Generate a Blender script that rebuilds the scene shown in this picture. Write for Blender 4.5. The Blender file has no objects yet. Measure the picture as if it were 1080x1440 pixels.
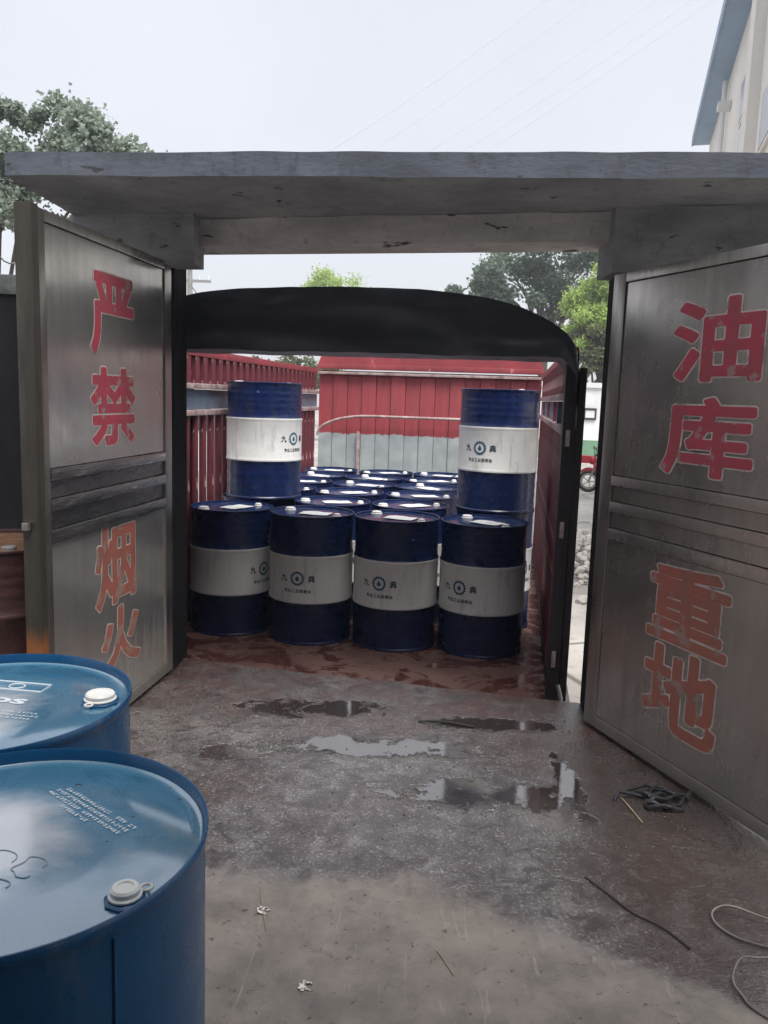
import bpy, bmesh, math, random
import numpy as np
from mathutils import Vector, Matrix, noise
random.seed(7)
R = math.radians
scene = bpy.context.scene
COL = scene.collection

# ------------------------------------------------------------------ camera
PITCH, ROLL, CAMZ = R(8.05), R(1.9), 1.54
cd = bpy.data.cameras.new("camera")
cam = bpy.data.objects.new("camera", cd); COL.objects.link(cam)
fw = Vector((0, math.cos(PITCH), -math.sin(PITCH))); up = Vector((0, math.sin(PITCH), math.cos(PITCH))); rx = Vector((1, 0, 0))
cx = rx*math.cos(ROLL) + up*math.sin(ROLL); cu = up*math.cos(ROLL) - rx*math.sin(ROLL)
m = Matrix((cx, cu, -fw)).transposed().to_4x4(); m.translation = (0, 0, CAMZ)
cam.matrix_world = m
cd.sensor_fit = 'VERTICAL'; cd.sensor_height = 36; cd.lens = 28.5
cd.clip_start = 0.05; cd.clip_end = 2000
scene.camera = cam

# ------------------------------------------------------------------ sky, sun, exposure
SUN_EL, SUN_AZ = R(64), R(152)          # azimuth: clockwise from +Y (behind the camera, a little to the left)
w = bpy.data.worlds.new("World"); scene.world = w; w.use_nodes = True
nt = w.node_tree; nt.nodes.clear()
out = nt.nodes.new('ShaderNodeOutputWorld'); bg = nt.nodes.new('ShaderNodeBackground')
sky = nt.nodes.new('ShaderNodeTexSky'); sky.sky_type = 'NISHITA'; sky.sun_disc = False
sky.sun_elevation = SUN_EL; sky.sun_rotation = SUN_AZ; sky.dust_density = 4.0; sky.air_density = 1.0
mx = nt.nodes.new('ShaderNodeMix'); mx.data_type = 'RGBA'; mx.inputs[0].default_value = 0.88
mx.inputs[7].default_value = (2.34, 2.34, 2.44, 1)      # the even cloud layer
nt.links.new(sky.outputs[0], mx.inputs[6])
# faint mottling of the cloud layer
tc = nt.nodes.new('ShaderNodeTexCoord'); nz = nt.nodes.new('ShaderNodeTexNoise'); nz.inputs['Scale'].default_value = 2.2; nz.inputs['Detail'].default_value = 4
mr = nt.nodes.new('ShaderNodeMapRange'); mr.inputs[1].default_value = .3; mr.inputs[2].default_value = .7; mr.inputs[3].default_value = .93; mr.inputs[4].default_value = 1.05
mul = nt.nodes.new('ShaderNodeVectorMath'); mul.operation = 'SCALE'
nt.links.new(tc.outputs['Generated'], nz.inputs['Vector']); nt.links.new(nz.outputs[0], mr.inputs[0])
nt.links.new(mx.outputs[2], mul.inputs[0]); nt.links.new(mr.outputs[0], mul.inputs['Scale'])
nt.links.new(mul.outputs[0], bg.inputs[0]); bg.inputs[1].default_value = 0.105
nt.links.new(bg.outputs[0], out.inputs[0])

sd = bpy.data.lights.new("sun", 'SUN'); sd.energy = 1.5; sd.angle = R(35); sd.color = (1.0, .97, .93)
sun = bpy.data.objects.new("sun", sd); COL.objects.link(sun)
sdir = Vector((math.sin(SUN_AZ)*math.cos(SUN_EL), math.cos(SUN_AZ)*math.cos(SUN_EL), math.sin(SUN_EL)))
sun.rotation_euler = sdir.to_track_quat('Z', 'Y').to_euler(); sun.location = sdir*40
vs = scene.view_settings
scene.display_settings.display_device = 'sRGB'
vs.view_transform = 'Standard'; vs.look = 'None'; vs.gamma = 1; vs.use_curve_mapping = False
vs.exposure = 1.85

# ------------------------------------------------------------------ node helpers
class N:
    def __init__(s, name):
        s.m = bpy.data.materials.new(name); s.m.use_nodes = True
        s.t = s.m.node_tree; s.b = s.t.nodes['Principled BSDF']
    def n(s, typ, **kw):
        x = s.t.nodes.new(typ)
        for k, v in kw.items(): setattr(x, k, v)
        return x
    def link(s, a, b): s.t.links.new(a, b)
    def sock(s, inp, v):
        if isinstance(v, bpy.types.NodeSocket): s.link(v, inp)
        elif isinstance(v, (tuple, list)): inp.default_value = tuple(v) + ((1,) if len(inp.default_value) == 4 and len(v) == 3 else ())
        else: inp.default_value = v
    def pos(s, kind='Object'):
        if kind == 'World': return s.n('ShaderNodeNewGeometry').outputs['Position']
        return s.n('ShaderNodeTexCoord').outputs[kind]
    def scale(s, v, sc):
        x = s.n('ShaderNodeMapping'); s.link(v, x.inputs[0]); x.inputs['Scale'].default_value = sc; return x.outputs[0]
    def noise(s, v, sc, det=4, rough=.6, dist=0):
        x = s.n('ShaderNodeTexNoise'); s.link(v, x.inputs['Vector']); x.inputs['Scale'].default_value = sc
        x.inputs['Detail'].default_value = det; x.inputs['Roughness'].default_value = rough; x.inputs['Distortion'].default_value = dist
        return x.outputs[0]
    def rng(s, v, a, b, c=0., d=1., smooth=False):
        x = s.n('ShaderNodeMapRange')
        if smooth: x.interpolation_type = 'SMOOTHSTEP'
        s.link(v, x.inputs[0]); x.inputs[1].default_value = a; x.inputs[2].default_value = b; x.inputs[3].default_value = c; x.inputs[4].default_value = d
        return x.outputs[0]
    def mix(s, f, a, b):
        x = s.n('ShaderNodeMix', data_type='RGBA'); s.sock(x.inputs[0], f); s.sock(x.inputs[6], a); s.sock(x.inputs[7], b); return x.outputs[2]
    def math(s, op, a, b=0.):
        x = s.n('ShaderNodeMath', operation=op); s.sock(x.inputs[0], a); s.sock(x.inputs[1], b); return x.outputs[0]
    def sep(s, v):
        x = s.n('ShaderNodeSeparateXYZ'); s.link(v, x.inputs[0]); return x.outputs
    def bump(s, h, strength=.3, dist=.01):
        x = s.n('ShaderNodeBump'); s.link(h, x.inputs['Height']); x.inputs['Strength'].default_value = strength; x.inputs['Distance'].default_value = dist
        s.link(x.outputs[0], s.b.inputs['Normal']); return x
    def set(s, col=None, rough=None, metal=None, **kw):
        if col is not None: s.sock(s.b.inputs['Base Color'], col)
        if rough is not None: s.sock(s.b.inputs['Roughness'], rough)
        if metal is not None: s.sock(s.b.inputs['Metallic'], metal)
        for k, v in kw.items(): s.sock(s.b.inputs[k.replace('_', ' ')], v)
        return s.m

def worn(name, c1, c2, sc=6, rough=(.5, .8), metal=0., bump=.15, bsc=40, kind='Object', stretch=(1, 1, 1), specks=None, vary=False, grime=None):
    """painted / weathered surface: two tones by noise, uneven gloss, fine relief"""
    k = N(name); p = k.scale(k.pos(kind), stretch)
    if vary:
        ad = k.n('ShaderNodeVectorMath', operation='ADD'); k.link(p, ad.inputs[0]); sc_ = k.n('ShaderNodeVectorMath', operation='SCALE')
        k.link(k.n('ShaderNodeObjectInfo').outputs['Random'], sc_.inputs['Scale']); sc_.inputs[0].default_value = (37, 19, 53); k.link(sc_.outputs[0], ad.inputs[1]); p = ad.outputs[0]
    a = k.noise(p, sc, 6, .65); f = k.rng(a, .35, .65)
    c = k.mix(f, c1, c2)
    if specks:
        g = k.noise(p, specks[0], 3, .6); c = k.mix(k.rng(g, specks[1], specks[1]+.03), c, specks[2])
    if grime:
        g = k.noise(k.scale(p, (1, 1, .18)), 16, 5, .7); c = k.mix(k.rng(g, grime[0], grime[0]+.14, 0, .6), c, grime[1])
    b = k.noise(p, bsc, 4, .6)
    if vary: b = k.math('ADD', b, k.math('MULTIPLY', k.noise(p, 3.2, 2, .5), 5.))
    k.bump(b, bump, .01)
    return k.set(c, k.rng(k.noise(p, sc*2.3, 4), .3, .7, *rough), metal)

def plain(name, c, rough=.6, metal=0.): return N(name).set(c, rough, metal)

M = {}
M['navy'] = worn('navy drum paint', (.0045, .0125, .060), (.008, .021, .086), 5, (.2, .4), 0, .16, 25, specks=(30, .71, (.22, .27, .40)), vary=True, grime=(.56, (.03, .035, .05)))
M['navy_lid'] = worn('navy wet lid paint', (.008, .022, .085), (.03, .05, .11), 9, (.05, .3), 0, .12, 14)
M['band'] = worn('white band paint', (.78, .78, .77), (.70, .70, .69), 4, (.3, .5), 0, .14, 30, specks=(26, .73, (.25, .25, .28)), vary=True, grime=(.54, (.42, .41, .42)))
M['teal'] = plain('dark teal print', (.012, .10, .17), .5)
M['print_dark'] = plain('dark grey print', (.03, .05, .07), .5)
M['sticker'] = worn('wet paper label', (.8, .8, .8), (.62, .64, .66), 20, (.3, .6), 0, .2, 30)
M['plastic'] = worn('white plastic', (.80, .80, .78), (.70, .70, .66), 15, (.35, .5), 0, .03)
M['plastic_grey'] = plain('greyish plastic', (.60, .62, .60), .35)
k = N('blue drum paint'); p = k.pos()
a = k.noise(p, 4, 6, .6); c = k.mix(k.rng(a, .35, .65), (.0045, .058, .155), (.008, .075, .185))
sp = k.noise(p, 55, 2, .5); c = k.mix(k.rng(sp, .745, .76), c, (.02, .02, .02))
sm = k.noise(k.scale(p, (1, 1, .3)), 7, 5, .7, 1.2); c = k.mix(k.rng(sm, .62, .8, 0, .35), c, (.22, .23, .16))
k.bump(k.noise(p, 8, 4, .6), .05, .02)
M['blue'] = k.set(c, k.rng(k.noise(p, 11, 5, .7), .3, .7, .2, .42))
k = N('blue lid paint'); p = k.pos()
a = k.noise(p, 5, 6, .65, .6); c = k.mix(k.rng(a, .35, .7), (.026, .135, .24), (.06, .185, .29))  # lid base lightened past the shell for the sky it mirrors
sp = k.noise(p, 60, 2, .5); c = k.mix(k.rng(sp, .735, .75), c, (.015, .015, .015))
sm = k.noise(p, 3.2, 5, .7, 1.0); c = k.mix(k.rng(sm, .56, .72, 0, .5), c, (.20, .23, .20))
k.bump(k.noise(p, 5, 4, .55), .12, .02)
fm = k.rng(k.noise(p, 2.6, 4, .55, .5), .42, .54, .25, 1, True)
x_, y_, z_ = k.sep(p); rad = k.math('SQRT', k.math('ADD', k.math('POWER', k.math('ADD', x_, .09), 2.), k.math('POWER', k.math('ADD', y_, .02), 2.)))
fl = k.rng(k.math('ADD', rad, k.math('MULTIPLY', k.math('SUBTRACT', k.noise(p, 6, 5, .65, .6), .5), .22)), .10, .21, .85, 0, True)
c = k.mix(fl, c, (.52, .55, .60))  # pale patch paints the reflected sky into the lid colour
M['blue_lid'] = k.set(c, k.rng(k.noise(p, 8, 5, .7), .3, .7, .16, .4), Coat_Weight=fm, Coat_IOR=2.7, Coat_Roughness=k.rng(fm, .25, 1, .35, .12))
M['print_white'] = plain('white print', (.58, .64, .68), .6)
M['print_pale'] = plain('pale green print', (.27, .38, .38), .6)

# dock floor: rough concrete, wet beyond the drip line of the unseen shed roof, puddles in the low spots
k = N('wet dock concrete'); p = k.pos('World'); X, Y, Z = k.sep(p)
n1 = k.noise(p, 1.3, 5, .6); n2 = k.noise(p, 5, 6, .65); n3 = k.noise(p, 30, 5, .75); n4 = k.noise(p, 85, 3, .75); n6 = k.noise(p, 9, 6, .72, .8)
line = k.math('SUBTRACT', Y, 2.40)
line = k.math('ADD', line, k.math('MULTIPLY', k.math('MAXIMUM', k.math('SUBTRACT', X, .15), 0.), .62))
line = k.math('ADD', line, k.math('MULTIPLY', k.math('SUBTRACT', n2, .5), .22))
wet = k.rng(line, -.05, .10, 0, 1, True)
dry_c = k.mix(k.rng(n2, .35, .65), (.180, .160, .147), (.108, .096, .090))
dry_c = k.mix(k.rng(n1, .5, .66, 0, .6), dry_c, (.20, .18, .155))
dry_c = k.mix(k.rng(n6, .55, .68, 0, .55), dry_c, (.075, .064, .056))
dry_c = k.mix(k.rng(n3, .60, .66, 0, .8), dry_c, (.03, .027, .025))
strk = k.noise(k.scale(p, (26, 3, 1)), 1.0, 5, .7, 1.2)
dry_c = k.mix(k.rng(strk, .60, .70, 0, .5), dry_c, (.28, .255, .23))
wet_c = k.mix(k.rng(n2, .35, .65), (.085, .076, .075), (.042, .036, .035))
wet_c = k.mix(k.rng(n1, .46, .58, 0, .8), wet_c, (.060, .040, .036))
wet_c = k.mix(k.rng(n1, .36, .46, .6, 0), wet_c, (.15, .137, .132))
wet_c = k.mix(k.rng(n6, .52, .60, 0, .85), wet_c, (.026, .020, .019))
wet_c = k.mix(k.math('MULTIPLY', k.rng(n4, .55, .63, 0, .8), k.rng(n6, .42, .60, 1, .1)), wet_c, (.30, .285, .28))  # pale specks paint the wet floor's sparkle into its colour
wet_c = k.mix(k.rng(n4, .36, .42, .5, 0), wet_c, (.018, .016, .016))
col = k.mix(wet, dry_c, wet_c)
def ell(x0, y0, rx_, ry_, amp):
    dx = k.math('DIVIDE', k.math('SUBTRACT', X, x0), rx_); dy = k.math('DIVIDE', k.math('SUBTRACT', Y, y0), ry_)
    d = k.math('ADD', k.math('MULTIPLY', dx, dx), k.math('MULTIPLY', dy, dy))
    d = k.math('ADD', d, k.math('MULTIPLY', k.math('ADD', k.math('MULTIPLY', k.math('SUBTRACT', n2, .5), .7), k.math('MULTIPLY', k.math('SUBTRACT', n6, .5), .9)), amp))
    return k.rng(d, .60, 1.05, 1, 0, True)
pud = ell(.02, 3.42, .52, .10, 4.2)
for e in ((-.35, 3.85, .40, .12, 5), (.80, 3.12, .06, .34, 4), (-.62, 3.32, .16, .10, 4.5), (.45, 3.02, .40, .13, 5.2), (.55, 3.72, .3, .1, 5.5)):
    pud = k.math('MAXIMUM', pud, ell(*e))
film = k.math('MULTIPLY', ell(.22, 3.02, .95, .62, 2.6), wet)
film = k.math('MULTIPLY', film, k.rng(n6, .40, .56, 1, .35))
col = k.mix(k.math('MULTIPLY', film, .15), col, (.05, .045, .045))
right_dark = k.math('MULTIPLY', k.rng(k.math('ADD', X, k.math('MULTIPLY', k.math('SUBTRACT', n6, .5), .9)), .55, .85), wet)
col = k.mix(k.math('MULTIPLY', right_dark, .7), col, (.040, .031, .028))  # darker brown tone towards the right of the wet floor
stain = k.math('MULTIPLY', k.rng(k.math('ADD', Y, k.math('MULTIPLY', X, .23)), 3.3, 4.1, 0, 1), k.rng(n2, .42, .58))
col = k.mix(k.math('MULTIPLY', stain, .6), col, (.085, .038, .032))
col = k.mix(k.math('MULTIPLY', pud, .75), col, (.022, .017, .016))
ro = k.mix(wet, (.82,)*3, (.22,)*3)
ro = k.math('ADD', k.n('ShaderNodeRGBToBW').outputs[0] if False else k.sep(ro)[0], k.math('MULTIPLY', k.math('SUBTRACT', .5, n6), .9))
ro = k.math('MULTIPLY', ro, k.math('SUBTRACT', 1., k.math('MULTIPLY', film, .6)))
ro = k.math('MULTIPLY', ro, k.math('SUBTRACT', 1., k.math('MULTIPLY', pud, .92)))
h = k.math('ADD', k.math('MULTIPLY', n3, .6), k.math('MULTIPLY', n4, .4))
h = k.math('MULTIPLY', h, k.math('SUBTRACT', 1., k.math('MULTIPLY', film, .5)))
h = k.math('MULTIPLY', h, k.math('SUBTRACT', 1., k.math('MULTIPLY', pud, .97)))
k.bump(h, 1.0, .0056)
M['dock'] = k.set(col, ro, IOR=k.rng(k.math('MAXIMUM', k.math('MAXIMUM', k.math('MULTIPLY', wet, .7), film), pud), 0, 1, 1.45, 2.9))

k = N('yard concrete'); p = k.pos('World')
a = k.noise(p, .5, 6, .6); b = k.noise(p, 6, 6, .7)
c = k.mix(k.rng(a, .4, .62), (.42, .40, .37), (.27, .25, .23)); c = k.mix(k.rng(b, .56, .66, 0, .55), c, (.16, .15, .14))
v = k.n('ShaderNodeTexVoronoi', feature='DISTANCE_TO_EDGE'); k.link(p, v.inputs['Vector']); v.inputs['Scale'].default_value = .35
c = k.mix(k.rng(v.outputs['Distance'], .004, .012, .8, 0), c, (.07, .065, .06))
k.bump(b, .3, .02)
M['yard'] = k.set(c, k.rng(b, .3, .7, .45, .9))

M['canopy'] = worn('old stained concrete', (.34, .345, .355), (.19, .195, .205), 2.2, (.6, .9), 0, .5, 18, 'World', (1, 1, 2.5), specks=(7, .66, (.06, .06, .065)), grime=(.56, (.12, .12, .125)))
M['fascia'] = worn('dark stained concrete edge', (.095, .108, .138), (.05, .058, .075), 1.6, (.6, .9), 0, .22, 26, 'World', (1, 1, 2.5), specks=(9, .66, (.03, .03, .035)), grime=(.52, (.035, .04, .05)))  # front and top; the slab's lighter underside tone stands in for dock bounce
M['plaster'] = worn('chipped grey plaster', (.66, .63, .61), (.44, .42, .405), 2.6, (.7, .9), 0, .4, 20, 'World', (1, 1, 3), specks=(5, .64, (.09, .085, .08)), grime=(.57, (.22, .20, .19)))
M['near_black'] = worn('near black concrete', (.020, .021, .025), (.009, .0095, .012), 3, (.75, .95), 0, .5, 14, 'World', (1, 1, .5))  # near-black mottled tone for the wall and pillars
M['near_black'].node_tree.nodes['Principled BSDF'].inputs['IOR'].default_value = 1.18
M['coping'] = worn('mossy coping', (.11, .12, .12), (.04, .045, .042), 7, (.8, .95), 0, .8, 12, 'World')
M['shed'] = worn('unseen shed wall', (.10, .095, .09), (.06, .06, .06), 2, (.8, .95), 0, .3, 20, 'World')

def steel(name, c1, c2, r0, r1, met=1.):
    k = N(name); p = k.pos()
    s = k.noise(k.scale(p, (9, 9, .5)), 3.5, 5, .65); g = k.noise(p, 2.4, 5, .6, .8); fine = k.noise(k.scale(p, (60, 60, 2)), 3, 3, .6)
    c = k.mix(k.rng(s, .35, .68), c1, c2); c = k.mix(k.rng(g, .46, .74, 0, .35), c, (.36, .33, .305))
    z = k.sep(p)[2]; foot = k.math('ADD', z, k.math('MULTIPLY', s, .5)); c = k.mix(k.rng(foot, .25, .55, .6, 0), c, (.17, .14, .115))
    ro = k.math('ADD', k.rng(g, .3, .7, r0, r1), k.math('MULTIPLY', k.math('SUBTRACT', fine, .5), .05))
    k.bump(k.noise(k.scale(p, (1, 1, .6)), 2.2, 2, .5), .10, .02)
    return k.set(c, ro, k.rng(foot, .25, .6, met*.6, met))
M['steel'] = steel('stainless sheet', (.66, .64, .615), (.58, .56, .54), .24, .40)
M['steel_frame'] = steel('stainless frame', (.52, .50, .475), (.36, .34, .32), .26, .4)
M['steel_lit'] = steel('lit stainless sheet', (.64, .635, .61), (.54, .53, .51), .15, .30, .84)  # left leaf: the brighter light it catches is put into the tone
M['steel_shaded'] = steel('shaded stainless sheet', (.56, .53, .51), (.46, .435, .42), .19, .34, .92)  # right leaf: its darker reflections are put into the tone
M['rail_steel'] = worn('scuffed glinting rail steel', (.44, .435, .43), (.26, .26, .265), 5, (.15, .32), .95, .15, 20, 'Object', (.5, 1, 5), specks=(9, .60, (.80, .79, .77)))  # pale specks paint bright glints along the rails, with the scuffs
M['dark_sheet'] = worn('dark recessed sheet', (.24, .235, .235), (.15, .15, .155), 4, (.2, .38), .9, .1, 20, 'Object', (.5, 1, 3))
M['groove'] = plain('dark groove', (.03, .03, .03), .8)
k = N('bronze brown stile'); p = k.pos(); z = k.sep(p)[2]
s = k.noise(k.scale(p, (6, 6, 1)), 4, 5, .6)
c = k.mix(k.rng(s, .35, .65), (.080, .074, .062), (.05, .046, .040))
r_ = k.rng(k.math('ADD', z, k.math('MULTIPLY', s, .12)), .60, .68, 1, 0); c = k.mix(r_, c, (.24, .085, .025))
M['stile'] = k.set(c, k.rng(s, .3, .7, .35, .6), k.rng(r_, 0, 1, .55, .1))
M['letter_red'] = worn('faded red paint', (.36, .035, .065), (.25, .05, .065), 9, (.5, .7), 0, .05, specks=(11, .60, (.27, .15, .15)))
M['letter_orange'] = worn('faded orange red paint', (.30, .085, .060), (.21, .085, .065), 7, (.5, .7), 0, .05, specks=(9, .58, (.24, .15, .13)))
M['outline'] = worn('pale outline paint', (.54, .48, .45), (.38, .33, .31), 12, (.5, .7), 0, .05, specks=(9, .56, (.26, .24, .22)))

M['truck_red'] = worn('worn red truck paint', (.34, .055, .066), (.22, .038, .046), 5, (.4, .7), 0, .2, 25, 'Object', (1, 1, .35), specks=(16, .68, (.40, .20, .19)))
M['tube_red'] = worn('scuffed dark red tube paint', (.17, .030, .042), (.085, .02, .03), 10, (.4, .65), 0, .15, 30, 'Object', (1, 1, .4), specks=(22, .62, (.42, .26, .25)))
M['rail'] = worn('pale scuffed rail', (.45, .38, .37), (.25, .14, .14), 12, (.5, .8), 0, .3, 40)
M['truck_grey'] = worn('blue grey side strip', (.15, .20, .27), (.09, .12, .17), 5, (.4, .6), 0, .2)
M['truck_black'] = worn('black truck steel', (.025, .016, .02), (.012, .011, .014), 6, (.45, .75), 0, .3, specks=(18, .7, (.10, .04, .04)))
M['tarp'] = worn('black tarpaulin', (.036, .042, .058), (.055, .062, .080), 5, (.36, .55), 0, .5, 7)
M['galv'] = worn('dull steel', (.40, .40, .40), (.22, .21, .2), 20, (.35, .6), .7, .2)
k = N('headboard paint'); p = k.pos(); x, y, z = k.sep(p)
st = k.noise(k.scale(p, (3.5, 3.5, .35)), 4, 6, .7); j = k.noise(k.scale(p, (1, 1, .15)), 14, 3, .6)
red = k.mix(k.rng(st, .35, .65), (.37, .060, .072), (.24, .043, .052)); red = k.mix(k.rng(st, .62, .72, 0, .75), red, (.46, .20, .20))
wh = k.mix(k.rng(k.noise(p, 4, 5, .6), .35, .65), (.44, .49, .49), (.32, .36, .37))
tick = k.noise(k.scale(p, (6, 6, 40)), 1.6, 2, .5); wh = k.mix(k.rng(tick, .70, .74, 0, .7), wh, (.18, .2, .22))
zz = k.math('ADD', z, k.math('MULTIPLY', k.math('SUBTRACT', j, .5), .07))
k.bump(st, .2, .01)
M['headboard'] = k.set(k.mix(k.rng(zz, 1.245, 1.255), wh, red), k.rng(st, .3, .7, .4, .7))
k = N('wet truck bed'); p = k.pos()
a = k.noise(p, 3.0, 5, .6, 1.5); b = k.noise(p, 30, 4, .65)
c = k.mix(k.rng(k.noise(p, 1.6, 5, .6), .4, .6), (.22, .13, .11), (.14, .07, .06)); c = k.mix(k.rng(a, .49, .54), c, (.095, .035, .03)); c = k.mix(k.rng(b, .5, .7, 0, .5), c, (.20, .14, .125))
a2 = k.rng(a, .44, .54, .45, .10)
k.bump(k.math('MULTIPLY', b, a2), .35, .01)
M['bed'] = k.set(c, a2)

M['wall_white'] = worn('whitewashed wall', (.72, .73, .74), (.60, .61, .62), 1.2, (.8, .95), 0, .2, 8, 'World')
M['wall_green'] = worn('green dado paint', (.16, .30, .19), (.12, .23, .15), 2, (.6, .8), 0, .2, 8, 'World')
M['cream'] = worn('cream render', (.78, .76, .72), (.68, .66, .62), 1.0, (.8, .95), 0, .2, 9, 'World', (1, 1, .4))
M['eave'] = worn('blue grey eave board', (.28, .38, .52), (.23, .32, .45), 1.5, (.5, .7), 0, .1, 9, 'World')
M['glass'] = plain('dark window glass', (.05, .055, .06), .12)
M['frame_dark'] = plain('dark frame', (.03, .03, .03), .5)
M['roof_sheet'] = worn('blue roof sheet', (.14, .20, .30), (.11, .16, .24), 2, (.4, .6), 0, .1, 9, 'World')
M['wood'] = worn('old pole concrete', (.28, .27, .26), (.2, .19, .18), 4, (.8, .9), 0, .2)
M['cable'] = plain('cable', (.55, .55, .57), .6)
M['dark_cable'] = plain('dark cable', (.02, .018, .018), .5)
M['wire_pale'] = worn('pale plastic strap', (.19, .175, .16), (.10, .09, .085), 12, (.4, .6), 0, .1)
M['paper'] = worn('paper scrap', (.55, .53, .52), (.34, .32, .31), 60, (.8, .9), 0, .3)
M['twig'] = worn('twig', (.30, .22, .15), (.2, .15, .1), 30, (.8, .9), 0, .3)
M['rag'] = worn('oily rag', (.022, .022, .028), (.010, .010, .012), 20, (.4, .7), 0, .5)
M['grit'] = worn('grit', (.10, .09, .085), (.04, .036, .034), 60, (.6, .9), 0, .3, 60, 'World')
M['rubble'] = worn('pale rubble', (.55, .53, .50), (.38, .36, .34), 4, (.8, .95), 0, .3, 30, 'World')
M['rust_side'] = worn('rusty maroon drum', (.055, .016, .016), (.03, .010, .010), 6, (.5, .8), 0, .3)
M['rust_top'] = worn('rust orange lid', (.12, .055, .022), (.05, .024, .014), 12, (.5, .85), 0, .4)
M['moto_red'] = worn('red motorbike plastic', (.42, .02, .04), (.34, .02, .035), 6, (.25, .4), 0, .02)
M['rubber'] = plain('rubber', (.02, .02, .02), .8)
def leafmat(name, c1, c2, c3, sc):
    k = N(name); p = k.pos('World')
    a = k.noise(p, sc, 3, .6); b = k.noise(p, sc*9, 2, .5)
    c = k.mix(k.rng(a, .38, .62), c1, c2); c = k.mix(k.rng(b, .5, .68), c, c3)
    k.set(c, .55)
    tr = k.n('ShaderNodeBsdfTranslucent'); k.link(c, tr.inputs[0])
    ms = k.n('ShaderNodeMixShader'); ms.inputs[0].default_value = .42
    o = k.t.nodes['Material Output']; k.link(k.b.outputs[0], ms.inputs[1]); k.link(tr.outputs[0], ms.inputs[2]); k.link(ms.outputs[0], o.inputs[0])
    return k.m
M['leaf_dark'] = leafmat('dark leaves', (.10, .155, .105), (.13, .19, .12), (.20, .25, .20), .5)
M['leaf_mid'] = leafmat('broad leaves', (.25, .31, .25), (.28, .34, .27), (.33, .37, .31), .9)
M['leaf_bright'] = leafmat('willow leaves', (.38, .52, .13), (.43, .57, .16), (.28, .38, .11), .6)
M['leaf_olive'] = leafmat('olive shrub leaves', (.15, .18, .075), (.11, .14, .06), (.21, .22, .11), .6)
M['bark'] = worn('bark', (.10, .085, .07), (.06, .05, .04), 5, (.8, .95), 0, .5)

# ------------------------------------------------------------------ object helpers
def obj(name, bm, mat, parent=None, smooth=None, loc=None):
    me = bpy.data.meshes.new(name); bm.to_mesh(me); bm.free()
    for x in (mat if isinstance(mat, (list, tuple)) else [mat]): me.materials.append(x)
    if smooth is not None:
        for pl in me.polygons: pl.use_smooth = True
        me.set_sharp_from_angle(angle=R(smooth))
    o = bpy.data.objects.new(name, me); COL.objects.link(o)
    if parent: o.parent = parent
    if loc: o.location = loc
    return o
def thing(name, label, cat, loc=(0, 0, 0), rz=0, group=None):
    o = bpy.data.objects.new(name, None); COL.objects.link(o); o.empty_display_size = .1
    o.location = loc; o.rotation_euler = (0, 0, rz); return tag(o, label, cat, group)
def tag(o, label=None, cat=None, group=None, kind=None):
    if label: o['label'] = label
    if cat: o['category'] = cat
    if group: o['group'] = group
    if kind: o['kind'] = kind
    return o
def box(bm, x0, x1, y0, y1, z0, z1, bev=0, mat=0):
    vs_ = [bm.verts.new(c) for c in ((x0,y0,z0),(x1,y0,z0),(x1,y1,z0),(x0,y1,z0),(x0,y0,z1),(x1,y0,z1),(x1,y1,z1),(x0,y1,z1))]
    fs = [bm.faces.new([vs_[i] for i in q]) for q in ((3,2,1,0),(4,5,6,7),(0,1,5,4),(1,2,6,5),(2,3,7,6),(3,0,4,7))]
    for f_ in fs: f_.material_index = mat
    if bev: bmesh.ops.bevel(bm, geom=list({e for f_ in fs for e in f_.edges}), offset=bev, segments=2, profile=.7, affect='EDGES')
def B(x0, x1, y0, y1, z0, z1, bev=0):
    bm = bmesh.new(); box(bm, x0, x1, y0, y1, z0, z1, bev); return bm
def tube(bm, pts, r, n=8, r1=None, closed_ends=True):
    pts = [Vector(q) for q in pts]; rings = []; prev = None
    for i, q in enumerate(pts):
        d = (pts[min(i+1, len(pts)-1)] - pts[max(i-1, 0)]).normalized()
        a = prev if prev is not None else (Vector((0, 0, 1)) if abs(d.z) < .9 else Vector((1, 0, 0)))
        u = (a - d*a.dot(d)).normalized(); prev = u; v = d.cross(u)
        rr = r if r1 is None else r + (r1-r)*i/(len(pts)-1)
        rings.append([bm.verts.new(q + (u*math.cos(t) + v*math.sin(t))*rr) for t in [2*math.pi*j/n for j in range(n)]])
    for a, b in zip(rings, rings[1:]):
        for j in range(n): bm.faces.new((a[j], a[(j+1) % n], b[(j+1) % n], b[j]))
    if closed_ends:
        bm.faces.new(rings[0][::-1]); bm.faces.new(rings[-1])
def T(pts, r, n=8, r1=None):
    bm = bmesh.new(); tube(bm, pts, r, n, r1); return bm
def lathe(prof, n=48, cap0=True, cap1=True):
    bm = bmesh.new(); rings = []
    for r, z in prof:
        rings.append([bm.verts.new((r*math.cos(2*math.pi*j/n), r*math.sin(2*math.pi*j/n), z)) for j in range(n)])
    for a, b in zip(rings, rings[1:]):
        for j in range(n): bm.faces.new((a[j], a[(j+1) % n], b[(j+1) % n], b[j]))
    if cap0: bm.faces.new(rings[0][::-1])
    if cap1: bm.faces.new(rings[-1])
    return bm
def copy_tree(o, parent=None):
    c = o.copy(); COL.objects.link(c); c.parent = parent
    for ch in list(o.children): copy_tree(ch, c)
    return c
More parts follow.
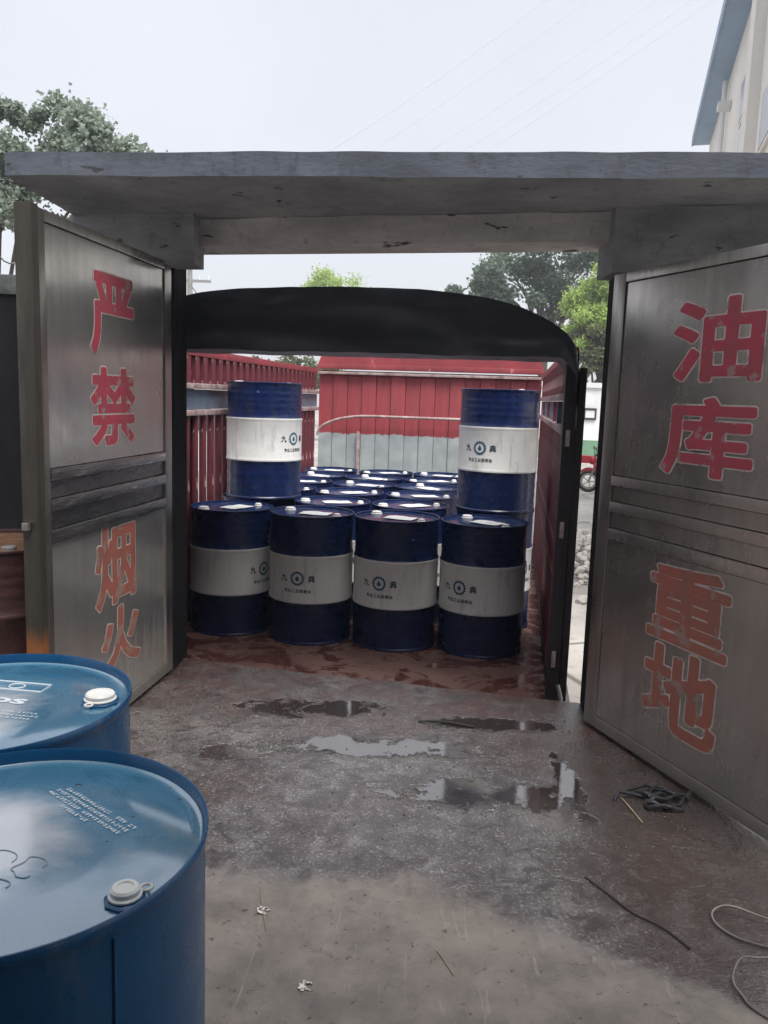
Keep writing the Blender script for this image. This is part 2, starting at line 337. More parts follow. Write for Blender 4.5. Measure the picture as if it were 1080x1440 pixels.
def glyph(ch, offset=0., res=3):
    """one written character as a flat mesh (bmesh in the xy plane)"""
    cu_ = bpy.data.curves.new('glyph', 'FONT'); cu_.body = ch; cu_.size = 1; cu_.offset = offset; cu_.resolution_u = res; cu_.fill_mode = 'FRONT'
    o = bpy.data.objects.new('glyph', cu_); COL.objects.link(o)
    dg = bpy.context.evaluated_depsgraph_get(); ev = o.evaluated_get(dg); me = ev.to_mesh()
    bm = bmesh.new(); bm.from_mesh(me); ev.to_mesh_clear()
    bpy.data.objects.remove(o); bpy.data.curves.remove(cu_)
    return bm
def bold_glyphs(ch, offsets, n=110):
    """the same character grown evenly by each offset: contour of its distance field"""
    g = glyph(ch, 0.)
    segs = np.array([[*e.verts[0].co.xy, *e.verts[1].co.xy] for e in g.edges if len(e.link_faces) == 1])
    x0, x1, y0, y1 = bounds(g); g.free()
    mg = max(offsets) + .03; xs = np.linspace(x0-mg, x1+mg, n); ys = np.linspace(y0-mg, y1+mg, n)
    PX, PY = np.meshgrid(xs, ys); d2 = np.full(PX.shape, 1e9); ins = np.zeros(PX.shape, bool)
    for ax, ay, bx_, by_ in segs:
        dx, dy = bx_-ax, by_-ay; L = dx*dx+dy*dy + 1e-12
        t = np.clip(((PX-ax)*dx + (PY-ay)*dy)/L, 0, 1)
        d2 = np.minimum(d2, (PX-ax-t*dx)**2 + (PY-ay-t*dy)**2)
        c = (ay > PY) != (by_ > PY)
        ins ^= c & (PX < ax + (PY-ay)*dx/(dy if abs(dy) > 1e-12 else 1e-12))
    sd = np.sqrt(d2)*np.where(ins, -1, 1); res = []
    for off in offsets:
        f = sd - off; bm = bmesh.new(); cache = {}
        def V(x, y):
            k2 = (round(x, 5), round(y, 5))
            if k2 not in cache: cache[k2] = bm.verts.new((x, y, 0))
            return cache[k2]
        for j in range(n-1):
            i = 0
            while i < n-1:
                q = [(xs[i], ys[j], f[j, i]), (xs[i+1], ys[j], f[j, i+1]), (xs[i+1], ys[j+1], f[j+1, i+1]), (xs[i], ys[j+1], f[j+1, i])]
                if all(c[2] >= 0 for c in q): i += 1; continue
                P = []
                for a, b in zip(q, q[1:]+q[:1]):
                    if a[2] < 0: P.append(V(a[0], a[1]))
                    if (a[2] < 0) != (b[2] < 0):
                        t = a[2]/(a[2]-b[2]); P.append(V(a[0]+(b[0]-a[0])*t, a[1]+(b[1]-a[1])*t))
                P = [p_ for k2, p_ in enumerate(P) if p_ is not P[k2-1]]
                if len(P) > 2:
                    try: bm.faces.new(P)
                    except ValueError: pass
                i += 1
        bmesh.ops.dissolve_limit(bm, angle_limit=R(1), verts=bm.verts, edges=bm.edges)
        bmesh.ops.triangulate(bm, faces=bm.faces)
        res.append(bm)
    return res
def bounds(bm):
    xs = [v.co.x for v in bm.verts]; ys = [v.co.y for v in bm.verts]
    return min(xs), max(xs), min(ys), max(ys)
def join(dst, src):
    me = bpy.data.meshes.new('tmp'); src.to_mesh(me); src.free(); dst.from_mesh(me); bpy.data.meshes.remove(me)

# ================================================================== SETTING
GZ = -.8
bm = bmesh.new(); s_ = 150
bm.faces.new([bm.verts.new(c) for c in ((-s_, -s_, GZ), (s_, -s_, GZ), (s_, s_, GZ), (-s_, s_, GZ))])
tag(obj('ground', bm, M['yard']), kind='structure')
# loading dock: a platform whose outer edge runs slightly skew to the view
bm = bmesh.new()
def edge_y(x): return 4.34 - .229*(x + .26)
gx = [-9, -2, -1.2, -.4, .4, 1.2, 2.0, 2.6]
pts = [(-9, -7), (2.6, -7)] + [(x + random.uniform(-.01, .01), edge_y(x) + random.uniform(-.02, .02)) for x in (2.6, 1.9, 1.4, 1.036, .9, .7, .5, .3, .1, -.1, -.3, -.5, -.7, -.9, -1.2, -2, -9)]
top = [bm.verts.new((x, y, 0)) for x, y in pts]; bot = [bm.verts.new((x, y, GZ - .02)) for x, y in pts]
bm.faces.new(top)
for i in range(len(pts)):
    j = (i+1) % len(pts); bm.faces.new((top[j], top[i], bot[i], bot[j]))
tag(obj('dock_floor', bm, M['dock']), kind='structure')

# ---- gateway: canopy slab on a lintel and two pillars
gate = thing('gateway', 'old concrete gateway with a flat canopy slab over two pillars', 'gateway')
def skewbox(name, mat, xs, front, back, z0, z1, nx=40, jit=.006, zj=.004, parent=gate):
    """long beam: front/back are functions y(x); ragged edges"""
    bm = bmesh.new(); rows = []
    for i in range(nx+1):
        x = xs[0] + (xs[1]-xs[0])*i/nx
        q = lambda a: noise.noise(Vector((x*4, a*7.3, z0)))
        rows.append([bm.verts.new(c) for c in ((x, front(x)+q(1)*jit, z0+q(2)*zj), (x, front(x)+q(3)*jit, z1+q(4)*zj), (x, back(x), z1), (x, back(x), z0))])
    for a, b in zip(rows, rows[1:]):
        for j in range(4): bm.faces.new((a[j], b[j], b[(j+1) % 4], a[(j+1) % 4]))
    bm.faces.new(rows[0]); bm.faces.new(rows[-1][::-1])
    bmesh.ops.recalc_face_normals(bm, faces=bm.faces)
    if isinstance(mat, list):
        for f_ in bm.faces: f_.material_index = 1 if f_.normal.y < -.6 or f_.normal.z > .6 else 0
    return obj(name, bm, mat, parent, 30)
skewbox('canopy_slab', [M['canopy'], M['fascia']], (-1.64, 3.0), lambda x: 3.382 - .1126*x, lambda x: 4.55 - .12*x, 2.41, 2.505, 120, .006, .007)
skewbox('lintel', M['plaster'], (-1.06, 1.04), lambda x: 4.065 - .235*x, lambda x: 4.34 - .235*x, 2.278, 2.408, 50, .012, .006)
skewbox('pillar', M['near_black'], (-1.635, -1.135), lambda x: 4.40 - .235*(x+1.35), lambda x: 4.66 - .2*(x+1.35), 0, 2.409, 4, .004, 0)
skewbox('pillar', M['near_black'], (1.055, 1.75), lambda x: 3.70 - .235*(x-1.4), lambda x: 3.98 - .22*(x-1.4), 0, 2.409, 4, .004, 0)
skewbox('capital', M['canopy'], (-1.66, -.985), lambda x: 4.24 - .235*(x+1.35), lambda x: 4.45 - .2*(x+1.35), 2.17, 2.41, 8, .01, .008)
skewbox('capital', M['canopy'], (.985, 1.80), lambda x: 3.655 - .235*(x-1.4), lambda x: 3.93 - .22*(x-1.4), 2.13, 2.412, 8, .01, .008)

# ---- perimeter walls either side of the gate
def walls(name, label, x0, x1, y0):
    t = thing(name, label, 'wall')
    bm = bmesh.new(); box(bm, x0, x1, y0, y0+.24, GZ, 2.0); obj('wall_face', bm, M['near_black'], t)
    n = max(2, int((x1-x0)/.42))
    for i in range(n):
        a = x0 + (x1-x0)*i/n; b = x0 + (x1-x0)*(i+1)/n
        obj('coping_block', B(a+.006, b-.006, y0-.03+random.uniform(-.015, .015), y0+.27, 2.002, 2.13+random.uniform(-.03, .03), .025), M['coping'], t, 40)
    return t
walls('perimeter_wall', 'black wall with mossy coping left of the gateway', -5.6, -1.66, 4.32)
bm = bmesh.new()
pts = [(-3.4 + i*.0105, 4.42 + .11*math.cos(i*.42), 2.28 + .11*math.sin(i*.42) + .02*math.sin(i*.05)) for i in range(170)]
tube(bm, pts, .004, 5)
tag(obj('razor_wire', bm, M['galv']), 'thin coil of wire along the coping of the black wall', 'wire')

# ---- the shed the photographer stands in: out of view, eave placed to darken the front drums
shed = thing('unseen_shed', 'unseen open fronted shed, eave placed to darken the front drums', 'shed')
obj('unseen_shed_roof', B(-4.5, 4.5, -6.5, .4, 3.8, 3.92), M['shed'], shed)
obj('unseen_back_wall', B(-4.5, 4.5, -6.7, -6.5, 0, 3.8), M['shed'], shed)
for x in (-4.4, 4.2): obj('unseen_side_wall', B(x, x+.2, -6.5, -1.4, 0, 3.8), M['shed'], shed)

# ---- compound wall far across the yard
cw = thing('compound_wall', 'long white boundary wall with green painted foot across the yard', 'wall', (0, 34.9, 0))
obj('wall_face', B(2, 26, 0, .3, .0, 2.22), M['wall_white'], cw)
obj('painted_foot', B(2, 26, -.012, .3, GZ, -.004), M['wall_green'], cw)
obj('coping', B(1.9, 26.1, -.09, .39, 2.224, 2.44, .02), M['wall_white'], cw)
nb = thing('notice_frame', 'small black framed white notice on the far white wall', 'notice board', (8.63, 34.88, 1.12))
obj('board', B(-.19, .21, -.03, -.004, -.16, .16), M['wall_white'], nb)
for a in ((-.26, .28, .16, .25), (-.26, .28, -.25, -.16), (-.26, -.19, -.159, .159), (.21, .28, -.159, .159)):
    obj('frame_side', B(a[0], a[1], -.05, -.004, a[2], a[3]), M['frame_dark'], nb)

# ---- cream store beyond the truck's left side
st_ = thing('store_building', 'low cream store seen through the bars of the truck', 'building', (-12, 24, 0))
obj('wall_face', B(0, 7.2, 0, 4, GZ, 2.15), M['cream'], st_)
obj('roof', B(-.2, 7.4, -.3, 4.2, 2.153, 2.32), M['roof_sheet'], st_)
for x in (4.3, 5.9):
    f_ = obj('window', B(x, x+.9, -.03, -.003, .4, 1.5), M['frame_dark'], st_); obj('pane', B(x+.06, x+.84, -.036, -.031, .46, 1.44), M['glass'], f_)

# ---- tall building top right
bd = thing('tall_building', 'tall cream building with blue grey eaves above the right gate leaf', 'building', (7.35, 21.3, 0), math.atan2(.959, .284) - math.pi/2)
# local: y along the eave (0 = far end, negative towards the camera), x away to the right
obj('wall_face', B(.42, 8, -14, -.05, GZ, 8.0), M['cream'], bd)
obj('soffit', B(.03, .44, -14.2, 0, 7.99, 8.03), M['eave'], bd)
obj('fascia', B(.0, .03, -14.2, 0, 7.97, 8.2), M['eave'], bd)
bm = bmesh.new(); vv = [bm.verts.new(c) for c in ((0, -14.2, 8.2), (0, 0, 8.2), (4.2, 0, 10.4), (4.2, -14.2, 10.4), (8.3, -14.2, 8.2), (8.3, 0, 8.2), (0, -14.2, 8.04), (0, 0, 8.04), (8.3, 0, 8.04), (8.3, -14.2, 8.04))]
for q in ((0, 3, 2, 1), (3, 4, 5, 2), (6, 7, 8, 9), (1, 2, 5, 8, 7), (0, 6, 9, 4, 3)): bm.faces.new([vv[i] for i in q])
obj('roof', bm, M['roof_sheet'], bd)
def bwin(y0, y1, z0, z1):
    f_ = obj('window', B(.37, .419, y0-.06, y1+.06, z0-.06, z1+.06), M['cream'], bd)
    obj('pane', B(.362, .369, y0, y1, z0, z1), M['glass'], f_)
bwin(-8.5, -7.45, 6.15, 6.75); bwin(-8.5, -7.6, 5.45, 5.95); bwin(-11.4, -10.4, 4.9, 5.6)
obj('pilaster', B(.27, .419, -9.55, -8.95, GZ, 7.98), M['cream'], bd)
obj('downpipe', T([(.34, -4.4, 7.9), (.34, -4.4, GZ)], .05, 8), M['wall_white'], bd, 40)
lm = obj('wall_lamp', B(.18, .419, -5.25, -4.95, 7.15, 7.27, .02), M['plastic_grey'], bd)

# ---- utility pole and cables
up_ = thing('utility_pole', 'grey utility pole with crossarm behind the truck', 'pole', (-9.67, 40, GZ))
obj('pole_shaft', T([(0, 0, 0), (0, 0, 9.6)], .17, 10, .11), M['wood'], up_, 40)
obj('crossarm', B(-.75, 1.0, -.06, .06, 7.5, 7.62), M['galv'], up_)
obj('brace', T([(.05, 0, 7.35), (.95, .02, 6.2)], .03, 6), M['galv'], up_)
for x in (-.6, .45, .9): obj('insulator', T([(x, 0, 7.62), (x, 0, 7.85)], .05, 8, .03), M['plastic_grey'], up_)
wl = [((.2, 20, 7.9), (5.6, 20, 11.9)), ((.9, 20.4, 7.6), (7.6, 20, 12.2)), ((1.5, 20.8, 7.6), (7.0, 20, 11.2)), ((2.1, 21.2, 7.7), (8.4, 20, 11.9)), ((-.5, 19.6, 7.9), (3.8, 19, 10.9))]
for i, (a, b) in enumerate(wl):
    a, b = Vector(a), Vector(b); d = b - a
    pts = [a + d*t + Vector((0, 0, -.9*(.25-(t-.5)**2)*.35)) for t in [j/14*3.2 - 1.6 for j in range(15)]]
    pts = [a + d*(j/14*1.9-.35) + Vector((0, 0, -.25*(1-((j-7)/7)**2))) for j in range(15)]
    tag(obj('power_cable', T(pts, .0032, 5), M['cable']), ['thin overhead cable lowest on the right of the five in the sky', 'thin overhead cable second from the top left of the five', 'thin overhead cable in the middle of the five in the sky', 'thin overhead cable rightmost of the five in the sky', 'thin overhead cable topmost on the left of the five'][i], 'cable', 'overhead cables in the sky')

# ---- trees
def tree(name, label, base, h, lobes, n, leaf, mat, trunk_r, slim=1., limbs=7, droop=0., seed=1, cl=(.16, .34)):
    rnd = random.Random(seed)
    t = thing(name, label, 'tree', base)
    bm = bmesh.new()
    fork = Vector((rnd.uniform(-.2, .2), 0, h*.42))
    tube(bm, [(0, 0, 0), (fork.x*.4, 0, fork.z*.5), fork], trunk_r, 8, trunk_r*.7)
    for i in range(limbs):
        c, rr = lobes[i % len(lobes)]
        tip = Vector(c) + Vector((rnd.uniform(-.45, .45)*rr[0], rnd.uniform(-.45, .45)*rr[1], rnd.uniform(-.2, .5)*rr[2]))
        mid = fork.lerp(tip, .5) + Vector((rnd.uniform(-.1, .1), 0, rnd.uniform(.0, .12)*h*.3))
        tube(bm, [fork*.9, mid, tip], trunk_r*.5, 6, trunk_r*.08)
        for s2 in range(3):
            tip2 = mid.lerp(tip, .4+.3*s2) + Vector((rnd.uniform(-.3, .3)*rr[0], rnd.uniform(-.3, .3)*rr[1], rnd.uniform(-.1, .3)*rr[2]))
            tube(bm, [mid.lerp(tip, .2*s2+.1), tip2], trunk_r*.18, 5, trunk_r*.04)
    obj('trunk', bm, M['bark'], t, 60)
    vs2, fs2 = [], []
    clumps = []
    tot = sum(rr[0]*rr[2] for _, rr in lobes)
    for c, rr in lobes:
        for _ in range(max(6, int(70*rr[0]*rr[2]/tot))):
            d = Vector((rnd.gauss(0, 1), rnd.gauss(0, 1), rnd.gauss(0, 1))).normalized()
            q = rnd.uniform(.45, 1.0)
            clumps.append((Vector((c[0]+d.x*rr[0]*q, c[1]+d.y*rr[1]*q, c[2]+d.z*rr[2]*q)), min(rr)*rnd.uniform(*cl)))
    for _ in range(n):
        c, cr = rnd.choice(clumps)
        d = Vector((rnd.gauss(0, 1), rnd.gauss(0, 1), rnd.gauss(0, .75)))
        pc = c + d*cr*.62
        a = Vector((rnd.gauss(0, 1), rnd.gauss(0, 1), rnd.gauss(0, .6) - droop*2)).normalized()
        b = a.cross(Vector((rnd.gauss(0, 1), rnd.gauss(0, 1), rnd.gauss(0, 1)))).normalized()
        L = leaf*rnd.uniform(.6, 1.3); W = L*.38*slim
        i0 = len(vs2); nn = a.cross(b)*L*.12
        vs2 += [pc - a*L*.5, pc + b*W + nn, pc + a*L*.5, pc - b*W + nn]; fs2.append((i0, i0+1, i0+2, i0+3))
    me = bpy.data.meshes.new('crown'); me.from_pydata([tuple(v) for v in vs2], [], fs2); me.materials.append(mat)
    o = bpy.data.objects.new('crown', me); COL.objects.link(o); o.parent = t
    return t
tree('broadleaf_tree', 'pale broadleaf tree rising above the left end of the canopy', (-6.6, 14, GZ), 7,
     [((.1, 0, 6.0), (.7, .8, .6)), ((.95, .2, 6.45), (.8, .8, .5)), ((1.75, 0, 6.15), (.75, .6, .6)), ((2.15, 0, 5.65), (.45, .5, .35)), ((1.0, 0, 5.3), (1.5, .9, .55)), ((-.8, 0, 5.75), (1.3, 1.0, .7)), ((.4, 0, 6.75), (.35, .5, .25))], 34000, .085, M['leaf_mid'], .10, 1.2, 8, 0, 3, (.26, .5))
tree('evergreen_tree', 'tall dark evergreen tree seen just under the lintel', (8.0, 43, GZ), 13,
     [((-1.6, 0, 8.3), (2.6, 2, 1.9)), ((1.2, 0, 9.4), (3.6, 2.5, 2.6)), ((4.0, 0, 8.3), (2.6, 2, 2.4)), ((-.2, -.4, 7.0), (2.3, 1.6, 1.3)), ((2.6, 0, 6.6), (2.4, 1.8, 1.4)), ((-3.3, 0, 7.9), (1.9, 1.4, 1.2))], 38000, .20, M['leaf_dark'], .3, 1.1, 12, 0, 5)
tree('willow_tree', 'bright yellow green willow behind the white boundary wall', (9.6, 37, GZ), 9,
     [((-1.3, 0, 6.3), (1.0, 1.0, 1.1)), ((-.2, 0, 6.6), (1.5, 1.3, 1.5)), ((.6, 0, 7.6), (1.5, 1.2, 1.2)), ((-.7, 0, 5.4), (1.35, 1.2, 1.3)), ((1.0, 0, 5.6), (1.8, 1.2, 1.7))], 36000, .2, M['leaf_bright'], .2, .55, 8, .4, 8)
tree('shrub_tree', 'dull olive bushy tree low behind the white boundary wall', (9.2, 36.2, GZ), 5,
     [((-.6, 0, 4.0), (1.5, .8, .9)), ((.9, 0, 4.2), (1.5, .8, 1.0)), ((.1, 0, 5.0), (1.5, .8, .8))], 14000, .15, M['leaf_olive'], .14, .8, 6, .2, 9)
tree('round_tree', 'round yellowish tree top peeping above the black tarpaulin', (-4.5, 60, GZ), 11,
     [((0, 0, 9.4), (2.5, 2, 2.0)), ((-1.2, 0, 8.2), (2.2, 2, 1.6)), ((1.4, 0, 8.4), (2.2, 2, 1.6))], 16000, .2, M['leaf_bright'], .25, .7, 7, .2, 12)
tree('low_tree', 'green tree between the truck side and the tarpaulin', (-5.2, 42, GZ), 4.5,
     [((-1.2, 0, 3.3), (1.5, 1, 1.1)), ((.6, 0, 3.4), (1.5, 1, 1.0)), ((2.0, 0, 3.1), (1.2, 1, .9))], 5000, .24, M['leaf_olive'], .15, .8, 6, 0, 14)

# ---- rubble by the truck
def scatter(name, mat, pts, smin, smax, seed):
    rnd = random.Random(seed); bm = bmesh.new()
    for q in pts(rnd):
        s2 = rnd.uniform(smin, smax)*rnd.uniform(.5, 1)
        r_ = bmesh.ops.create_icosphere(bm, subdivisions=1, radius=s2)
        mt = Matrix.Rotation(rnd.uniform(0, 6), 3, Vector((rnd.random(), rnd.random(), rnd.random()+.01)).normalized())
        for v in r_['verts']:
            v.co = mt @ Vector((v.co.x*rnd.uniform(.8, 1.3), v.co.y, v.co.z*.7)); v.co += Vector(q) + Vector((0, 0, s2*.35))
    o = obj(name, bm, mat); return tag(o, kind='stuff')
def rub(r):
    for _ in range(420):
        u, v = r.gauss(0, .55), r.gauss(0, 1.3)
        yield (3.05+u*.8+.1*v, 12.2+v, GZ + max(0, .28*(1-(u/.9)**2-(v/2)**2)))
tag(scatter('rubble', M['rubble'], rub, .04, .13, 2), 'heap of pale broken rubble on the yard beside the truck', 'rubble')

# thin damp air after the rain
hz = N('haze'); hz.t.nodes.remove(hz.b)
pv = hz.n('ShaderNodeVolumePrincipled'); pv.inputs['Color'].default_value = (.90, .93, 1, 1); pv.inputs['Density'].default_value = .0022; pv.inputs['Anisotropy'].default_value = .2
hz.link(pv.outputs[0], hz.t.nodes['Material Output'].inputs['Volume'])
tag(obj('haze', B(-156, 156, -156, 156, -1.8, 14.5), hz.m), kind='stuff')

# ================================================================== GATE LEAVES
def leaf_gate(label, hinge, tip, z1, side, chars):
    hinge, tip = Vector(hinge), Vector(tip); d = tip - hinge; Lg = d.length
    t = thing('gate_leaf', label, 'gate leaf', (hinge.x, hinge.y, 0), math.atan2(d.y, d.x), 'stainless gate leaves')
    # local: x from hinge to free end; written face is local y = side*0 ; thickness goes to the other side
    s = side
    def bx(name, x0, x1, d0, d1, z0, z1_, mat, bev=.004, par=None):
        y0, y1 = sorted((s*d0, s*d1)); return obj(name, B(x0, x1, y0, y1, z0, z1_, bev), mat, par or t, 35)
    F = M['steel_frame']; S = M['steel_lit'] if s > 0 else M['steel_shaded']; RL, DK = (M['rail_steel'], M['dark_sheet']) if s > 0 else (M['steel_shaded'], M['steel_shaded'])
    bx('stile', 0.0, .085, -.05, .0, .022, z1, F)                       # hinge stile
    bx('stile', Lg-.05, Lg, -.055, .0, .022, z1, F)                     # free end, inner lip
    obj('edge_stile', B(Lg+.002, Lg+.05, *sorted((s*-.06, s*.006)), .02, z1+.005, .004), M['stile'] if s > 0 else F, t, 35)
    bx('top_rail', .087, Lg-.052, -.05, 0, z1-.042, z1, F)
    bx('bottom_rail', .087, Lg-.052, -.05, 0, .022, .075, F)
    a, b = .089, Lg-.054
    bx('upper_panel', a, b, -.04, -.008, 1.226, z1-.046, S, 0)
    bx('middle_rail', a, b, -.045, .004, 1.176, 1.222, RL)
    bx('middle_panel', a, b, -.04, -.012, 1.108, 1.172, DK, 0)
    bx('middle_rail', a, b, -.045, .004, 1.058, 1.104, RL)
    bx('middle_panel', a, b, -.04, -.012, .985, 1.054, DK, 0)
    bx('middle_rail', a, b, -.045, .004, .930, .981, RL)
    bx('lower_panel', a, b, -.04, -.008, .079, .926, S, 0)
    bx('backing_sheet', .01, Lg-.01, -.048, -.0445, .03, z1-.01, M['groove'], 0)
    for z in (.28, z1-.3):
        obj('hinge', T([(-.012, s*-.03, z-.06), (-.012, s*-.03, z+.06)], .016, 10), F, t, 40)
    if s > 0: obj('latch', B(Lg+.0505, Lg+.075, -s*.02, -s*.05, 1.0, 1.03, .004), F, t)
    for ch, x0, x1, zb, zt, mt, ol in chars:
        par = None
        for off, lift, mat, nm, g in zip((.028, .043), (.0022, .0010), (M[mt], M['outline']), ('letter', 'letter_outline'), bold_glyphs(ch, (.028, .043), 150)):
            bx0, bx1, by0, by1 = bounds(g)
            e = (off-.028)*.4
            for v in g.verts:
                u = (v.co.x-bx0)/(bx1-bx0); q = (v.co.y-by0)/(by1-by0)
                # left-to-right as read from the written side
                u = (x1+e) - u*(x1-x0+2*e) if s > 0 else (x0-e) + u*(x1-x0+2*e)
                v.co = Vector((u, s*(-.008+lift), zb-e + q*(zt-zb+2*e)))
            bmesh.ops.recalc_face_normals(g, faces=g.faces)
            o = obj(nm, g, mat, par or t); par = par or o
    return t
leaf_gate('open steel gate leaf lettered 严禁烟火 on the left of the dock', (-1.135, 4.30), (-1.296, 3.06), 2.185, 1,
    [('严', .435, .85, 1.685, 2.03, 'letter_red', 0), ('禁', .43, .86, 1.29, 1.63, 'letter_red', 0),
     ('烟', .445, .845, .555, .925, 'letter_orange', 0), ('火', .40, .81, .225, .535, 'letter_orange', 0)])
leaf_gate('open steel gate leaf lettered 油库重地 on the right of the dock', (1.0, 3.76), (1.443, 2.59), 2.118, -1,
    [('油', .42, .895, 1.640, 1.955, 'letter_red', 0), ('库', .40, .895, 1.27, 1.58, 'letter_red', 0),
     ('重', .395, .86, .575, .905, 'letter_orange', 0), ('地', .40, .84, .20, .56, 'letter_orange', 0)])

# ================================================================== TRUCK
TR = thing('cargo_truck', 'red stake sided cargo truck backed against the dock full of drums', 'truck', (-.285, 4.674, -.14), R(-9))
HW = 1.27
obj('cargo_floor', B(-1.40, 1.40, -.10, 4.9, -.07, 0), M['bed'], TR)
obj('chassis', B(-.45, .45, .1, 5.6, -.30, -.075), M['truck_black'], TR)
# headboard
hb = obj('headboard', B(-HW, HW, 4.765, 4.80, 0, 1.97), M['truck_red'], TR)
nbd = 15
for i in range(nbd):
    a = -HW + 2*HW*i/nbd; b = -HW + 2*HW*(i+1)/nbd; d = 0 if i % 2 else .014
    obj('board', B(a+.0015, b-.0015, 4.70+d, 4.762,   .004, 1.92, .008), M['headboard'], hb, 40)
obj('flange', B(-HW-.01, HW+.01, 4.655, 4.80, 1.985, 2.045, .01), M['truck_red'], hb, 40)
obj('flange', B(-HW-.01, HW+.01, 4.64, 4.699, 1.925, 1.955, .008), M['rail'], hb, 40)
obj('seam_post', B(-.80, -.765, 4.66, 4.699, .01, 1.28, .006), M['rail'], hb, 40)
bm = bmesh.new(); pr = [(-HW-.01, 2.048)] + [(-HW + .18*(1-math.cos(t)), 2.05 + .15*math.sin(t)) for t in [R(9*j) for j in range(1, 11)]]
pr = pr + [(-x, z) for x, z in pr[::-1]]
fr = [bm.verts.new((x, 4.69, z)) for x, z in pr]; bk = [bm.verts.new((x, 4.82, z)) for x, z in pr]
bm.faces.new(fr); bm.faces.new(bk[::-1])
for i in range(len(pr)): j = (i+1) % len(pr); bm.faces.new((fr[i], bk[i], bk[j], fr[j]))
bmesh.ops.recalc_face_normals(bm, faces=bm.faces)
obj('cap', bm, M['truck_red'], hb, 40)
# leaning bow pipe in front of the headboard
pts = [(-HW+.02, 4.60, 1.22)] + [(-HW+.02 + .62*(1-math.cos(t)), 4.60, 1.24 + .22*math.sin(t)) for t in [R(10*j) for j in range(0, 10)]]
pts += [(-x, y, z) for x, y, z in pts[::-1]]
obj('bow_pipe', T(pts, .016, 8), M['rail'], TR, 60)
# stake sides
def stake_side(sx):
    x = sx*HW; xo = sx*(HW+.06); a, b = sorted((x, xo))
    f_ = obj('side_rack', B(a, b, .02, 4.70, 0.002, .09, .006), M['truck_black'], TR, 40)
    obj('top_rail', B(a, b, .02, 4.70, 1.93, 1.985, .006), M['truck_red'], f_, 40)
    for z in (1.505, 1.695): obj('middle_rail', B(min(x-sx*.012, xo), max(x-sx*.012, xo), .02, 4.70, z, z+.04, .008), M['rail'], f_, 40)
    if sx < 0: obj('strip', B(*sorted((sx*(HW+.02), sx*(HW+.035))), .02, 4.70, 1.548, 1.692), M['truck_grey'], f_)
    else:
        for i in range(8): obj('strip_post', B(a+.005, b-.005, .3+i*.6, .36+i*.6, 1.548, 1.692), M['truck_grey' if i % 2 else 'tube_red'], f_)
    lo = T([(0, 0, .091), (0, 0, 1.504)], .030, 8); hi = B(-.026, .026, -.035, .035, 1.737, 1.929)
    o1 = obj('lower_tube', lo, M['tube_red'], f_, 60); o2 = obj('upper_bar', hi, M['tube_red'], f_)
    n = 29
    for i in range(n):
        for o in (o1, o2):
            c = o if i == 0 else o.copy()
            if i: COL.objects.link(c)
            c.location = (sx*(HW+.03), .12 + i*.158, 0)
    return f_
stake_side(-1); stake_side(1)
for sx in (-1, 1):
    x0, x1 = sorted((sx*(HW-.01), sx*(HW+.055)))
    pt = obj('rear_post', B(x0, x1, -.10, .015, -.3, 1.95, .008), M['truck_black'], TR, 40)
    for z in (.22, .95, 1.45):
        obj('latch', B(x0+.018, x0+.040, -.118, -.102, z, z+.09, .004), M['rail'], pt)
    dr = obj('rear_door', B(*sorted((sx*(HW+.068), sx*(HW+.098))), -.06, 1.15, -.25, 1.86, .006), M['truck_black'], TR, 40)
    obj('door_edge', B(*sorted((sx*(HW+.064), sx*(HW+.102))), -.085, -.062, -.26, 1.87, .004), M['truck_black'], dr, 40)
    obj('hook', T([(sx*(HW+.05), -.11, .12), (sx*(HW+.07), -.13, .05), (sx*(HW+.065), -.12, -.12)], .012, 6), M['galv'], dr, 60)
for sx in (-1, 1):
    for y in (1.1,):
        wmesh = lathe([(.10, -.12), (.2, -.11), (.29, -.12), (.33, -.08), (.33, .08), (.29, .12), (.2, .11), (.10, .12)], 24)
        for v in wmesh.verts: v.co = Vector((v.co.z + sx*.95, v.co.x + y, v.co.y - .33))
        obj('wheel', wmesh, M['rubber'], TR, 40)
